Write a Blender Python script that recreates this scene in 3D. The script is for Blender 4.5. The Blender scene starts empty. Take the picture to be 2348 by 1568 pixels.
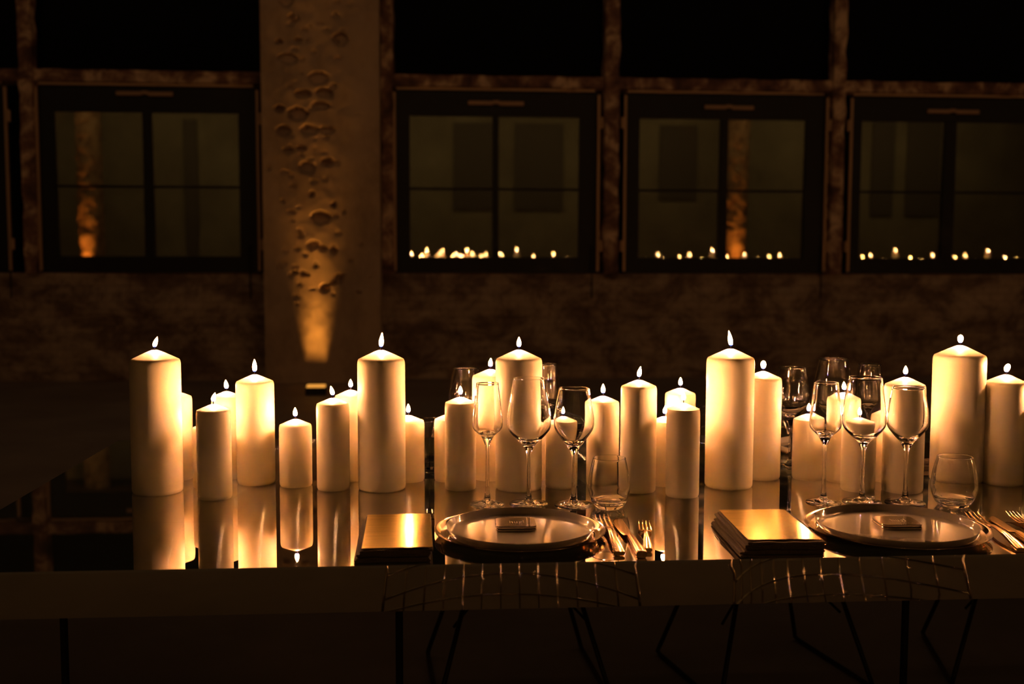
import bpy, math, random
from math import pi, sin, cos, radians
from mathutils import Vector, Matrix, noise

# ------------------------------------------------------------------ camera
sc = bpy.context.scene
COL = sc.collection
IW, IH, FPX = 2348.0, 1568.0, 2480.0
EYE = Vector((0, 0, 1.23))
YAW, PITCH, ROLL = radians(4.2), radians(4.5), radians(.15)
fwd = Vector((sin(YAW) * cos(PITCH), cos(YAW) * cos(PITCH), -sin(PITCH)))
r0 = Vector((cos(YAW), -sin(YAW), 0))
u0 = r0.cross(fwd)
rgt = (r0 * cos(ROLL) + u0 * sin(ROLL)).normalized()
upv = rgt.cross(fwd)
cd = bpy.data.cameras.new('camera')
cd.sensor_width = 36
cd.lens = 36 * FPX / IW
cd.clip_start = .05
cd.clip_end = 200
cam = bpy.data.objects.new('camera', cd)
COL.objects.link(cam)
bk = -fwd
cam.matrix_world = Matrix(((rgt.x, upv.x, bk.x, EYE.x), (rgt.y, upv.y, bk.y, EYE.y), (rgt.z, upv.z, bk.z, EYE.z), (0, 0, 0, 1)))
sc.camera = cam
cd.dof.use_dof = True
cd.dof.focus_distance = 2.12
cd.dof.aperture_fstop = 3.8

# ------------------------------------------------------------------ world, exposure
w = bpy.data.worlds.new('night')
sc.world = w
w.use_nodes = True
w.node_tree.nodes['Background'].inputs[0].default_value = (.02, .03, .06, 1)
w.node_tree.nodes['Background'].inputs[1].default_value = .02
vs = sc.view_settings
vs.view_transform = 'Standard'
vs.look = 'None'
vs.exposure = 0
vs.gamma = 1
vs.use_curve_mapping = False
cy = sc.cycles
cy.max_bounces = 16
cy.transmission_bounces = 16
cy.glossy_bounces = 8
cy.diffuse_bounces = 4
cy.transparent_max_bounces = 12
cy.sample_clamp_indirect = 80
cy.blur_glossy = .5
cy.use_light_tree = True

FLAME_POWER = 820.0
FLAME_COL = (1.0, .408, .116)
AMBER = (1.0, .40, .06)
WARM = (1.0, .50, .16)


def pt(px, py, axis, val):
    """point of the room, on the plane axis=val, that the photo shows at a pixel"""
    d = fwd + rgt * ((px - IW / 2) / FPX) + upv * ((IH / 2 - py) / FPX)
    return EYE + d * ((val - EYE[axis]) / d[axis])


def depth(P):
    return (Vector(P) - EYE).dot(fwd)


def z_at(P, py):
    """height above point P at which the photo row py lies"""
    k = (IH / 2 - py) / FPX
    b = Vector((P[0], P[1], 0)) - EYE
    # (b+z).up = k*(b+z).fwd
    return (k * b.dot(fwd) - b.dot(upv)) / (upv.z - k * fwd.z)


# ------------------------------------------------------------------ lamps of the room, plus an added wall fill
YW = 10.9          # window wall
YB = -7.5          # opposite wall


def spot(name, loc, target, power, size, col=AMBER, blend=.8, rad=.05):
    l = bpy.data.lights.new(name, 'SPOT')
    l.energy = power
    l.spot_size = radians(size)
    l.spot_blend = blend
    l.shadow_soft_size = rad
    l.color = col
    o = bpy.data.objects.new(name, l)
    o.location = loc
    o.rotation_euler = (Vector(target) - Vector(loc)).to_track_quat('-Z', 'Y').to_euler()
    COL.objects.link(o)
    return o


def area(name, loc, target, power, sx, sy, col):
    l = bpy.data.lights.new(name, 'AREA')
    l.shape = 'RECTANGLE'
    l.size, l.size_y = sx, sy
    l.energy = power
    l.color = col
    o = bpy.data.objects.new(name, l)
    o.location = loc
    o.rotation_euler = (Vector(target) - Vector(loc)).to_track_quat('-Z', 'Y').to_euler()
    COL.objects.link(o)
    return o


UPX = pt(725, 868, 1, YW - .35).x
bar = area('column_uplight_beam', (UPX, YW - .385, .03), (UPX, YW - .325, 3.6), 1.5, .2, .04, AMBER)
bar.data.spread = radians(24)
spot('column_uplight_wash', (UPX, YW - 1.0, .16), (UPX, YW - .3, 3.0), 9, 60, AMBER, 1, .05)
# dim house lamp behind the camera, over the far half of the hall
area('hall_lamp', (2, -4.5, 5.0), (2, -7.5, 1.6), 145, 26, .3, (1, .68, .32))
area('window_wall_fill', (3, 5.2, 5.3), (3, 10.9, .6), 26, 22, .4, (1, .60, .32))  # added fill to brighten the window wall, stands for no real fixture

# ------------------------------------------------------------------ helpers


def tag(o, label=None, cat=None, group=None, kind=None):
    if label: o['label'] = label
    if cat: o['category'] = cat
    if group: o['group'] = group
    if kind: o['kind'] = kind
    return o


def empty(name, loc, rz=0):
    o = bpy.data.objects.new(name, None)
    o.empty_display_size = .05
    o.location = loc
    o.rotation_euler = (0, 0, rz)
    COL.objects.link(o)
    return o


class MB:
    def __init__(s): s.v = []; s.f = []

    def add(s, v, f):
        n = len(s.v)
        s.v += [tuple(p) for p in v]
        s.f += [tuple(i + n for i in q) for q in f]

    def box(s, a, b):
        x0, y0, z0 = a; x1, y1, z1 = b
        s.add([(x0, y0, z0), (x1, y0, z0), (x1, y1, z0), (x0, y1, z0), (x0, y0, z1), (x1, y0, z1), (x1, y1, z1), (x0, y1, z1)],
              [(0, 3, 2, 1), (4, 5, 6, 7), (0, 1, 5, 4), (1, 2, 6, 5), (2, 3, 7, 6), (3, 0, 4, 7)])

    def tube(s, pts, r, n=8, cap=True, closed=False):
        P = [Vector(p) for p in pts]
        m = len(P)
        rs = r if isinstance(r, (list, tuple)) else [r] * m
        V = []; prev = None
        for i in range(m):
            if closed:
                t = P[(i + 1) % m] - P[i - 1]
            else:
                t = P[min(i + 1, m - 1)] - P[max(i - 1, 0)]
            t.normalize()
            a = prev if prev else (Vector((0, 0, 1)) if abs(t.z) < .9 else Vector((1, 0, 0)))
            u = (a - t * a.dot(t)).normalized()
            prev = u
            v = t.cross(u)
            for k in range(n):
                an = 2 * pi * k / n
                V.append(P[i] + (u * cos(an) + v * sin(an)) * rs[i])
        F = []
        for i in range(m if closed else m - 1):
            j = (i + 1) % m
            for k in range(n):
                l = (k + 1) % n
                F.append((i * n + k, i * n + l, j * n + l, j * n + k))
        if cap and not closed:
            F.append(tuple(range(n))[::-1])
            F.append(tuple((m - 1) * n + k for k in range(n)))
        s.add(V, F)

    def lathe(s, prof, n=48, closed=False, c=(0, 0, 0)):
        """prof: (r,z) list. closed: profile is a loop of its own"""
        V = []; F = []; idx = []
        for (r, z) in prof:
            if r < 1e-6:
                idx.append([len(V)] * n); V.append((c[0], c[1], c[2] + z))
            else:
                b = len(V)
                for k in range(n):
                    a = 2 * pi * k / n
                    V.append((c[0] + r * cos(a), c[1] + r * sin(a), c[2] + z))
                idx.append([b + k for k in range(n)])
        m = len(prof)
        for i in range(m if closed else m - 1):
            A, B = idx[i], idx[(i + 1) % m]
            for k in range(n):
                l = (k + 1) % n
                q = [A[k], A[l], B[l], B[k]]
                o = []
                for x in q:
                    if x not in o: o.append(x)
                if len(o) > 2: F.append(tuple(o))
        s.add(V, F)

    def mesh(s, name, mat, smooth=False, angle=None, bevel=0):
        me = bpy.data.meshes.new(name)
        me.from_pydata(s.v, [], s.f)
        me.materials.append(mat)
        if smooth:
            me.polygons.foreach_set('use_smooth', [True] * len(me.polygons))
        me.update()
        if smooth and angle:
            me.set_sharp_from_angle(angle=radians(angle))
        return me

    def build(s, name, mat, parent=None, loc=None, smooth=False, angle=None, bevel=0):
        me = s.mesh(name, mat, smooth, angle)
        o = bpy.data.objects.new(name, me)
        COL.objects.link(o)
        if parent: o.parent = parent
        if loc is not None: o.location = loc
        if bevel:
            b = o.modifiers.new('bevel', 'BEVEL'); b.width = bevel; b.segments = 2; b.limit_method = 'ANGLE'
        return o


def smoothpts(pts, n=6):
    """Catmull-Rom through 2D/3D points"""
    P = [Vector(p) if len(p) == 3 else Vector((p[0], p[1], 0)) for p in pts]
    out = []
    for i in range(len(P) - 1):
        p0 = P[max(i - 1, 0)]; p1 = P[i]; p2 = P[i + 1]; p3 = P[min(i + 2, len(P) - 1)]
        for k in range(n):
            t = k / n
            out.append(.5 * ((2 * p1) + (p2 - p0) * t + (2 * p0 - 5 * p1 + 4 * p2 - p3) * t * t + (3 * p1 - p0 - 3 * p2 + p3) * t ** 3))
    out.append(P[-1])
    return out if len(pts[0]) == 3 else [(q.x, q.y) for q in out]


def copy_tree(o, parent=None):
    c = o.copy()
    COL.objects.link(c)
    c.parent = parent
    for ch in o.children: copy_tree(ch, c)
    return c


# ------------------------------------------------------------------ materials


def mat(name, base=(.5, .5, .5), rough=.5, metal=0., **kw):
    m = bpy.data.materials.new(name)
    m.use_nodes = True
    b = m.node_tree.nodes['Principled BSDF']
    b.inputs['Base Color'].default_value = (*base, 1)
    b.inputs['Roughness'].default_value = rough
    b.inputs['Metallic'].default_value = metal
    for k, v in kw.items():
        b.inputs[k.replace('_', ' ')].default_value = v
    return m


def N(m, t, **kw):
    n = m.node_tree.nodes.new(t)
    for k, v in kw.items(): setattr(n, k, v)
    return n


def L(m, a, b): m.node_tree.links.new(a, b)


def noise_color(m, stops, scale=3, detail=8, rough=.6, vec=None, target='Base Color', dist=0):
    tc = N(m, 'ShaderNodeTexCoord')
    n = N(m, 'ShaderNodeTexNoise')
    n.inputs['Scale'].default_value = scale; n.inputs['Detail'].default_value = detail
    n.inputs['Roughness'].default_value = rough; n.inputs['Distortion'].default_value = dist
    src = tc.outputs['Object']
    if vec:
        mp = N(m, 'ShaderNodeMapping'); mp.inputs['Scale'].default_value = vec
        L(m, src, mp.inputs[0]); src = mp.outputs[0]
    L(m, src, n.inputs['Vector'])
    r = N(m, 'ShaderNodeValToRGB')
    e = r.color_ramp.elements
    while len(e) < len(stops): e.new(.5)
    for el, (p, c) in zip(e, stops):
        el.position = p; el.color = (*c, 1)
    L(m, n.outputs[0], r.inputs[0])
    if target: L(m, r.outputs[0], m.node_tree.nodes['Principled BSDF'].inputs[target])
    return n, r


def bump(m, src, strength=.3, dist=.01):
    b = N(m, 'ShaderNodeBump')
    b.inputs['Strength'].default_value = strength; b.inputs['Distance'].default_value = dist
    L(m, src, b.inputs['Height'])
    L(m, b.outputs[0], m.node_tree.nodes['Principled BSDF'].inputs['Normal'])
    return b


M = {}
# wax
m = mat('wax', (.93, .83, .66), .42)
b = m.node_tree.nodes['Principled BSDF']
b.inputs['Subsurface Weight'].default_value = .35
b.inputs['Subsurface Radius'].default_value = (1.0, 1.0, 1.0)
b.inputs['Subsurface Scale'].default_value = .006
b.inputs['Specular IOR Level'].default_value = .35
M['wax'] = m
M['wick'] = mat('wick', (.02, .015, .012), .9)
# flame: blue foot, burning body
m = bpy.data.materials.new('flame'); m.use_nodes = True
nt = m.node_tree; nt.nodes.clear()
out = nt.nodes.new('ShaderNodeOutputMaterial'); em = nt.nodes.new('ShaderNodeEmission')
tc = nt.nodes.new('ShaderNodeTexCoord'); sep = nt.nodes.new('ShaderNodeSeparateXYZ')
nt.links.new(tc.outputs['Generated'], sep.inputs[0])
r1 = nt.nodes.new('ShaderNodeValToRGB')
for el, (p, c) in zip(r1.color_ramp.elements, [(.10, (.10, .16, 1)), (.24, FLAME_COL)]):
    el.position = p; el.color = (*c, 1)
mr = nt.nodes.new('ShaderNodeMapRange')
mr.inputs['From Min'].default_value = .08; mr.inputs['From Max'].default_value = .26
mr.inputs['To Min'].default_value = .5; mr.inputs['To Max'].default_value = FLAME_POWER
mr.interpolation_type = 'SMOOTHSTEP'
nt.links.new(sep.outputs['Z'], r1.inputs[0]); nt.links.new(sep.outputs['Z'], mr.inputs['Value'])
nt.links.new(r1.outputs[0], em.inputs[0]); nt.links.new(mr.outputs[0], em.inputs[1])
nt.links.new(em.outputs[0], out.inputs[0])
M['flame'] = m
# glass
m = bpy.data.materials.new('clear_glass'); m.use_nodes = True
nt = m.node_tree; nt.nodes.clear()
out = nt.nodes.new('ShaderNodeOutputMaterial'); g = nt.nodes.new('ShaderNodeBsdfGlass')
g.inputs['Roughness'].default_value = 0; g.inputs['IOR'].default_value = 1.5
g.inputs['Color'].default_value = (1, 1, 1, 1)
nt.links.new(g.outputs[0], out.inputs[0])
M['glass'] = g and m
# polished table top: mirror plus the fine brushed lobe that draws the streaks
m = bpy.data.materials.new('polished_metal'); m.use_nodes = True
nt = m.node_tree; nt.nodes.clear()
out = nt.nodes.new('ShaderNodeOutputMaterial')
a = nt.nodes.new('ShaderNodeBsdfAnisotropic'); a.inputs['Color'].default_value = (.72, .66, .58, 1); a.inputs['Roughness'].default_value = .015
a2 = nt.nodes.new('ShaderNodeBsdfAnisotropic'); a2.inputs['Color'].default_value = (.75, .85, 1, 1)
a2.inputs['Roughness'].default_value = .115; a2.inputs['Anisotropy'].default_value = 1
tg = nt.nodes.new('ShaderNodeCombineXYZ'); tg.inputs[0].default_value = 1
nt.links.new(tg.outputs[0], a2.inputs['Tangent'])
mx = nt.nodes.new('ShaderNodeMixShader'); mx.inputs[0].default_value = .22
nt.links.new(a.outputs[0], mx.inputs[1]); nt.links.new(a2.outputs[0], mx.inputs[2])
df = nt.nodes.new('ShaderNodeBsdfDiffuse'); df.inputs['Color'].default_value = (.35, .28, .2, 1)
tc = nt.nodes.new('ShaderNodeTexCoord'); mp = nt.nodes.new('ShaderNodeMapping'); mp.inputs['Scale'].default_value = (1.2, 45, 1)
mp.inputs['Rotation'].default_value = (0, 0, .12)
ns = nt.nodes.new('ShaderNodeTexNoise'); ns.inputs['Scale'].default_value = 2.2; ns.inputs['Detail'].default_value = 6; ns.inputs['Distortion'].default_value = .8
rp = nt.nodes.new('ShaderNodeValToRGB'); rp.color_ramp.elements[0].position = .62; rp.color_ramp.elements[0].color = (0, 0, 0, 1)
rp.color_ramp.elements[1].position = .80; rp.color_ramp.elements[1].color = (.09, .09, .09, 1)
nt.links.new(tc.outputs['Object'], mp.inputs[0]); nt.links.new(mp.outputs[0], ns.inputs['Vector']); nt.links.new(ns.outputs[0], rp.inputs[0])
m2 = nt.nodes.new('ShaderNodeMixShader')
nt.links.new(rp.outputs[0], m2.inputs[0]); nt.links.new(mx.outputs[0], m2.inputs[1]); nt.links.new(df.outputs[0], m2.inputs[2])
nt.links.new(m2.outputs[0], out.inputs[0])
M['top'] = m
M['fascia'] = mat('fascia_mirror', (.62, .55, .46), .03, 1)
M['chrome'] = mat('chrome', (.92, .88, .82), .035, 1)
M['blackrod'] = mat('dark_rod', (.03, .026, .022), .35, .6)
M['darkmetal'] = mat('dark_steel', (.02, .018, .016), .45, .3)
M['gold_cut'] = mat('gold_cutlery', (.80, .52, .24), .16, 1)
m = mat('gold_card', (.90, .55, .10), .17, 1); M['gold_card'] = m
n, r = noise_color(m, [(.4, (.70, .46, .06)), (.6, (.90, .64, .13))], 6, 4, .5, (1, 40, 1))
M['linen'] = mat('linen', (.17, .13, .10), .95)
n, r = noise_color(M['linen'], [(.3, (.13, .10, .08)), (.7, (.21, .165, .13))], 400, 3)
bump(M['linen'], n.outputs[0], .5, .0006)
M['stone'] = mat('stoneware', (.58, .52, .46), .10, 0, Coat_Weight=1.0, Coat_Roughness=.02, Coat_IOR=2.0)
M['charger'] = mat('charger_metal', (.62, .50, .38), .14, 1)
n, r = noise_color(M['charger'], [(.3, (.05, .05, .05)), (.7, (.13, .13, .13))], 40, 3, .5, (1, 1, 1), 'Roughness')
M['tin'] = mat('lacquered_tin', (.52, .43, .35), .05, .9)
M['tinside'] = mat('tin_side', (.22, .16, .12), .35, .2)
M['letter'] = mat('pale_print', (.80, .64, .45), .5)
# plaster over brick, peeling
m = mat('peeling_plaster', (.3, .2, .14), .9); M['plaster'] = m
n, r = noise_color(m, [(.34, (.14, .09, .06)), (.46, (.25, .17, .115)), (.54, (.44, .33, .23)), (.7, (.56, .43, .30))], 2.3, 10, .72, (1, 1, 1.5), dist=.4)
bt = N(m, 'ShaderNodeTexBrick'); bt.inputs['Scale'].default_value = 3.2
bt.inputs['Color1'].default_value = (.9, .9, .9, 1); bt.inputs['Color2'].default_value = (.75, .75, .75, 1); bt.inputs['Mortar'].default_value = (.35, .35, .35, 1)
bt.inputs['Mortar Size'].default_value = .03
tc = N(m, 'ShaderNodeTexCoord'); mp = N(m, 'ShaderNodeMapping'); mp.inputs['Rotation'].default_value = (pi / 2, 0, 0)
L(m, tc.outputs['Object'], mp.inputs[0]); L(m, mp.outputs[0], bt.inputs['Vector'])
mixc = N(m, 'ShaderNodeMix', data_type='RGBA', blend_type='MULTIPLY'); mixc.inputs[0].default_value = .3
L(m, r.outputs[0], mixc.inputs[6]); L(m, bt.outputs['Color'], mixc.inputs[7])
L(m, mixc.outputs[2], m.node_tree.nodes['Principled BSDF'].inputs['Base Color'])
bump(m, n.outputs[0], .8, .03)
m = mat('rough_concrete', (.3, .22, .15), .92); M['concrete'] = m
n, r = noise_color(m, [(.3, (.30, .21, .14)), (.5, (.48, .35, .23)), (.75, (.60, .45, .31))], 2.2, 10, .7, (1, 1, .6))
bump(m, n.outputs[0], .5, .02)
m = mat('rusty_steel', (.1, .05, .03), .8); M['rust'] = m
n, r = noise_color(m, [(.36, (.08, .04, .03)), (.50, (.25, .13, .08)), (.62, (.75, .54, .34))], 4, 8, .65, dist=.4)
bump(m, n.outputs[0], .5, .01)
M['frame'] = mat('black_window_steel', (.006, .006, .006), .6)
M['strip'] = mat('brown_steel_strip', (.55, .36, .2), .5, .3)
M['handle'] = mat('window_latch', (.42, .26, .15), .45, .4)
m = mat('concrete_floor', (.17, .12, .085), .55); M['floor'] = m
n, r = noise_color(m, [(.3, (.24, .19, .15)), (.7, (.36, .29, .23))], 1.5, 8, .6)
M['farwall'] = mat('hall_plaster', (.34, .27, .16), .9)
noise_color(M['farwall'], [(.3, (.26, .20, .12)), (.7, (.40, .32, .19))], 1.0, 6, .6)
M['opening'] = mat('dim_opening', (.16, .12, .08), .8)
M['ceil'] = mat('dark_ceiling', (.012, .01, .009), .9)
m = mat('column_brick', (.4, .2, .1), .85); M['colbrick'] = m
n, r = noise_color(m, [(.35, (.16, .07, .03)), (.5, (.40, .22, .10)), (.7, (.6, .38, .2))], 5, 8, .7)
bump(m, n.outputs[0], 1, .05)
m = bpy.data.materials.new('lamp_lens'); m.use_nodes = True
nt = m.node_tree; nt.nodes.clear()
out = nt.nodes.new('ShaderNodeOutputMaterial'); em = nt.nodes.new('ShaderNodeEmission')
em.inputs[0].default_value = (*AMBER, 1); em.inputs[1].default_value = .9
nt.links.new(em.outputs[0], out.inputs[0]); M['lens'] = m
# window glass at night: thin pane, weak mirror, see-through
m = bpy.data.materials.new('window_glass'); m.use_nodes = True
nt = m.node_tree; nt.nodes.clear()
out = nt.nodes.new('ShaderNodeOutputMaterial')
tr = nt.nodes.new('ShaderNodeBsdfTransparent'); tr.inputs[0].default_value = (.8, .85, .8, 1)
gl = nt.nodes.new('ShaderNodeBsdfAnisotropic'); gl.inputs['Roughness'].default_value = .004; gl.inputs['Color'].default_value = (1, 1, .92, 1)
mx = nt.nodes.new('ShaderNodeMixShader'); mx.inputs[0].default_value = .17
nt.links.new(tr.outputs[0], mx.inputs[1]); nt.links.new(gl.outputs[0], mx.inputs[2]); nt.links.new(mx.outputs[0], out.inputs[0])
M['pane'] = m
M['blackpane'] = mat('blacked_glass', (.003, .003, .003), .35, 0, Specular_IOR_Level=.04)
M['outside'] = mat('night_yard', (.02, .02, .02), .9)

# ------------------------------------------------------------------ room shell
XL, XR, ZC = -12.0, 18.0, 5.6


def struct(name, mb, m, **kw):
    o = mb.build(name, m, **kw)
    o['kind'] = 'structure'
    return o


q = MB(); q.box((XL - .2, YB - .2, -.2), (XR + .2, YW + .6, 0)); struct('floor', q, M['floor'])
q = MB(); q.box((XL - .2, YB - .2, ZC), (XR + .2, YW + .6, ZC + .2)); struct('ceiling', q, M['ceil'])
q = MB(); q.box((XL - .2, YB - .2, 0), (XR + .2, YB, ZC)); struct('wall_front', q, M['farwall'])
q = MB(); q.box((XL - .2, YB, 0), (XL, YW, ZC)); struct('wall_left', q, M['farwall'])
q = MB(); q.box((XR, YB, 0), (XR + .2, YW, ZC)); struct('wall_right', q, M['farwall'])

WX = lambda px, py=430: pt(px, py, 1, YW).x
WZ = lambda py, px=1100: pt(px, py, 1, YW).z
SILL = WZ(627)
# wall under the windows, with a relief of fallen plaster
q = MB()
nx, nz = 300, 42
V = []; F = []
for j in range(nz + 1):
    for i in range(nx + 1):
        x = XL + (XR - XL) * i / nx; z = SILL * j / nz
        d = noise.fractal(Vector((x * 1.6, 3, z * 2.4)), 1, 2, 5)
        d = .03 * max(-1, min(1, d * 3))
        V.append((x, YW - .02 - d, z))
for j in range(nz):
    for i in range(nx):
        a = j * (nx + 1) + i
        F.append((a, a + 1, a + nx + 2, a + nx + 1))
n0 = len(V)
# sill top and back
V += [(XL, YW + .5, 0), (XR, YW + .5, 0), (XL, YW + .5, SILL), (XR, YW + .5, SILL)]
top = [nz * (nx + 1) + i for i in range(nx + 1)]
F.append(tuple(top + [n0 + 3, n0 + 2]))
F.append((n0, n0 + 2, n0 + 3, n0 + 1))
q.add(V, F)
struct('wall_back', q, M['plaster'], smooth=True, angle=60)
# the dark beam over the top windows, closing the wall to the ceiling
q = MB(); q.box((XL, YW, ZC - .5), (XR, YW + .4, ZC)); struct('trim_9', q, M['ceil'])

# ---- masonry pier with chipped face
PX0, PX1 = WX(603, 700), WX(874, 700)
PF = YW - .33                       # its face stands proud of the windows
PX0 = pt(603, 500, 1, PF).x; PX1 = pt(872, 500, 1, PF).x
chips = [(655, 2, 26, 22), (660, 135, 34, 20), (640, 95, 12, 8), (683, 92, 14, 9), (668, 38, 11, 9), (730, 180, 34, 24),
         (695, 215, 30, 14), (742, 212, 30, 16), (682, 262, 34, 26), (735, 243, 30, 14), (650, 300, 26, 20), (710, 298, 34, 16),
         (750, 298, 26, 15), (660, 345, 22, 10), (705, 385, 30, 22), (750, 372, 22, 16), (735, 500, 34, 24), (765, 470, 10, 12),
         (715, 445, 10, 10), (718, 562, 22, 15), (740, 570, 14, 12), (765, 575, 12, 14), (780, 90, 26, 24), (745, 660, 18, 16),
         (760, 650, 14, 9), (676, 625, 12, 8), (700, 630, 16, 7), (640, 250, 18, 14), (776, 640, 16, 20), (690, 340, 20, 9), (725, 610, 10, 7)]
CH = []
random.seed(4)
for (cx, cyy, rx, ry) in chips:
    c = pt(cx, cyy, 1, PF)
    k = depth(c) / FPX
    CH.append((c.x, c.z, rx * k * .62, ry * k * .62, random.uniform(.05, .085)))
for _ in range(90):
    cx = random.gauss(715, 45); cyy = random.uniform(-60, 700)
    c = pt(cx, cyy, 1, PF); k = depth(c) / FPX
    CH.append((c.x, c.z, random.uniform(3, 9) * k, random.uniform(2, 6) * k, random.uniform(.014, .03)))
q = MB(); V = []; F = []
nx, nz = 110, 420
ZT = 4.6
for j in range(nz + 1):
    for i in range(nx + 1):
        x = PX0 + (PX1 - PX0) * i / nx; z = ZT * j / nz
        d = .004 * noise.fractal(Vector((x * 3, 1, z * 2)), 1, 2, 5) + .0012 * noise.noise(Vector((x * 14, 5, z * 12)))
        for (ax, az, rx, rz, dd) in CH:
            ex = (x - ax) / rx; ez = (z - az) / rz
            if abs(ex) < 2.2 and abs(ez) < 2.2:
                wob = .35 * noise.noise(Vector((x * 22, ax * 9, z * 22)))
                rr = ex * ex + ez * ez + wob
                if rr < 1.25:
                    t = min(1, (1.25 - rr) / (.35 if ez > 0 else .9))
                    d += -dd * t * t * (3 - 2 * t)
        V.append((x, PF - d, z))
for j in range(nz):
    for i in range(nx):
        a = j * (nx + 1) + i
        F.append((a, a + 1, a + nx + 2, a + nx + 1))
q.add(V, F)
q.box((PX0, PF + .11, 0), (PX1, YW + .45, ZC))
q.box((PX0, PF + .001, ZT), (PX1, PF + .12, ZC))
q.add([(PX0, PF, 0), (PX0, PF + .12, 0), (PX0, PF + .12, ZT), (PX0, PF, ZT), (PX1, PF, 0), (PX1, PF + .12, 0), (PX1, PF + .12, ZT), (PX1, PF, ZT)],
      [(0, 3, 2, 1), (4, 5, 6, 7)])
tag(struct('trim_1', q, M['concrete'], smooth=True, angle=50), 'chipped masonry pier between the first and second windows, lit from below')

# ---- rusty posts and transom rail between the windows
def post(n, px0, px1, side, y0=YW - .12):
    x0, x1 = pt(px0, 430, 1, y0).x, pt(px1, 430, 1, y0).x
    q = MB(); V = []; F = []
    # wobbling rusty face
    m_ = 160
    for j in range(m_ + 1):
        z = SILL + (ZC - SILL) * j / m_
        e = .02 * noise.noise(Vector((0, n * 7, z * 5))); g = .02 * noise.noise(Vector((9, n * 7, z * 5)))
        V += [(x0 + e, y0 + .12, z), (x0 + .015 + e, y0 + .01 * noise.noise(Vector((3, n, z * 9))), z), (x1 - .015 + g, y0 + .01 * noise.noise(Vector((5, n, z * 9))), z), (x1 + g, y0 + .12, z)]
    for j in range(m_):
        for i in range(3):
            a = j * 4 + i
            F.append((a, a + 1, a + 5, a + 4))
    q.add(V, F)
    return struct('trim_%d' % n, q, M['rust'], smooth=True, angle=60)


post(2, 47, 84, 0); post(3, 872, 905, 0); post(4, 1383, 1422, 0); post(5, 1903, 1937, 0)
post(6, 2470, 2505, 0)
q = MB(); z0, z1 = WZ(207, 1130), WZ(172, 1130)
V = []; F = []
m_ = 260
for j in range(m_ + 1):
    x = XL + (XR - XL) * j / m_
    e = .015 * noise.noise(Vector((x * 4, 2, 0))); g = .018 * noise.noise(Vector((x * 4, 7, 0)))
    V += [(x, YW + .05, z1 + e), (x, YW - .09, z1 - .02 + e), (x, YW - .09 + .01 * noise.noise(Vector((x * 7, 1, 1))), z0 + .02 + g), (x, YW + .05, z0 + g)]
for j in range(m_):
    for i in range(3):
        a = j * 4 + i
        F.append((a, a + 4, a + 5, a + 1))
q.add(V, F)
tag(struct('trim_7', q, M['rust'], smooth=True, angle=60), 'rusty transom rail running above the lower windows')

TILT = radians(.90)


def window(n, fx0, fx1, g, handle, upper):
    """sash frame between px fx0..fx1, glass columns g=[(a,b),(c,d)], rows from the photo"""
    x0, x1 = WX(fx0), WX(fx1)
    za, zb = SILL + .005, WZ(212, 1130)
    yf = YW - .03
    root = empty('window_%d' % n, ((x0 + x1) / 2, yf, za))
    root['kind'] = 'structure'
    def P(name, q, m, y=0, par=root, **kw):
        return q.build(name, m, parent=par, **kw)
    cx = (x0 + x1) / 2
    gz0, gz1, gm = WZ(590, 1130), WZ(268, 1130), WZ(434, 1130)
    gx = [(WX(a) - cx, WX(b) - cx) for a, b in g]
    q = MB(); W2 = (x1 - x0) / 2; H = zb - za
    h0, h1 = gz0 - za, gz1 - za
    q.box((-W2, 0, 0), (W2, .07, h0)); q.box((-W2, 0, h1), (W2, .07, H))
    q.box((-W2, 0, h0), (gx[0][0], .07, h1)); q.box((gx[-1][1], 0, h0), (W2, .07, h1))
    fr = P('sash_frame', q, M['frame'])
    for a_, b_ in zip(gx[:-1], gx[1:]):
        q = MB(); q.box((a_[1], .005, h0), (b_[0], .06, h1)); P('mullion', q, M['frame'])
    hm = gm - za
    q = MB(); q.box((gx[0][0], .012, hm - .012), (gx[-1][1], .05, hm + .012)); P('muntin', q, M['frame'])
    # the two leaves of the double glazing, the sash leaning out a touch at the foot
    rnd = random.Random(n)
    for k, (dy, extra) in enumerate(((.03, 0), (.045, .0016))):
        q = MB()
        lean = math.tan(TILT + extra) * (h1 - h0) / 2
        xa, xb = gx[0][0], gx[-1][1]
        q.add([(xa, dy + lean, h0), (xb, dy + lean, h0), (xb, dy - lean, h1), (xa, dy - lean, h1)], [(0, 1, 2, 3)])
        P('glass_pane', q, M['pane'])
    # bright edge strips of the outer frame
    q = MB()
    q.box((-W2 + .03, -.03, H + .01), (W2 - .05, -.005, H + .035))
    P('frame_strip', q, M['strip'])
    for sx in (-1, 1):
        q = MB(); xx = sx * (W2 - .012)
        q.box((xx - .012, -.05, .02), (xx + .012, -.02, H - .02)); s_ = P('frame_strip', q, M['strip'])
        q = MB()
        for zz in (.22, H - .35):
            q.tube([(xx + sx * .028, -.05, zz), (xx + sx * .028, -.05, zz + .11)], .022, 10)
        q.build('hinge', M['strip'], parent=s_)
    if handle:
        hx0, hx1 = WX(handle[0], 230) - cx, WX(handle[1], 230) - cx
        hz = WZ(handle[2], 1130) - za
        q = MB()
        mid = (hx0 + hx1) / 2
        q.box((hx0, -.035, hz - .02), (mid - .03, -.01, hz + .02)); q.box((mid - .03, -.03, hz - .008), (mid + .03, -.01, hz + .028)); q.box((mid + .03, -.035, hz - .024), (hx1, -.01, hz + .018))
        P('latch', q, M['handle'], bevel=.004)
    if upper:
        q = MB(); u0_, u1_ = WX(upper[0], 90) - cx, WX(upper[1], 90) - cx
        q.box((u0_, .08, z1 - za + .0), (u1_, .12, ZC - .5 - za)); P('upper_pane', q, M['blackpane'])
    return root


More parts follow.
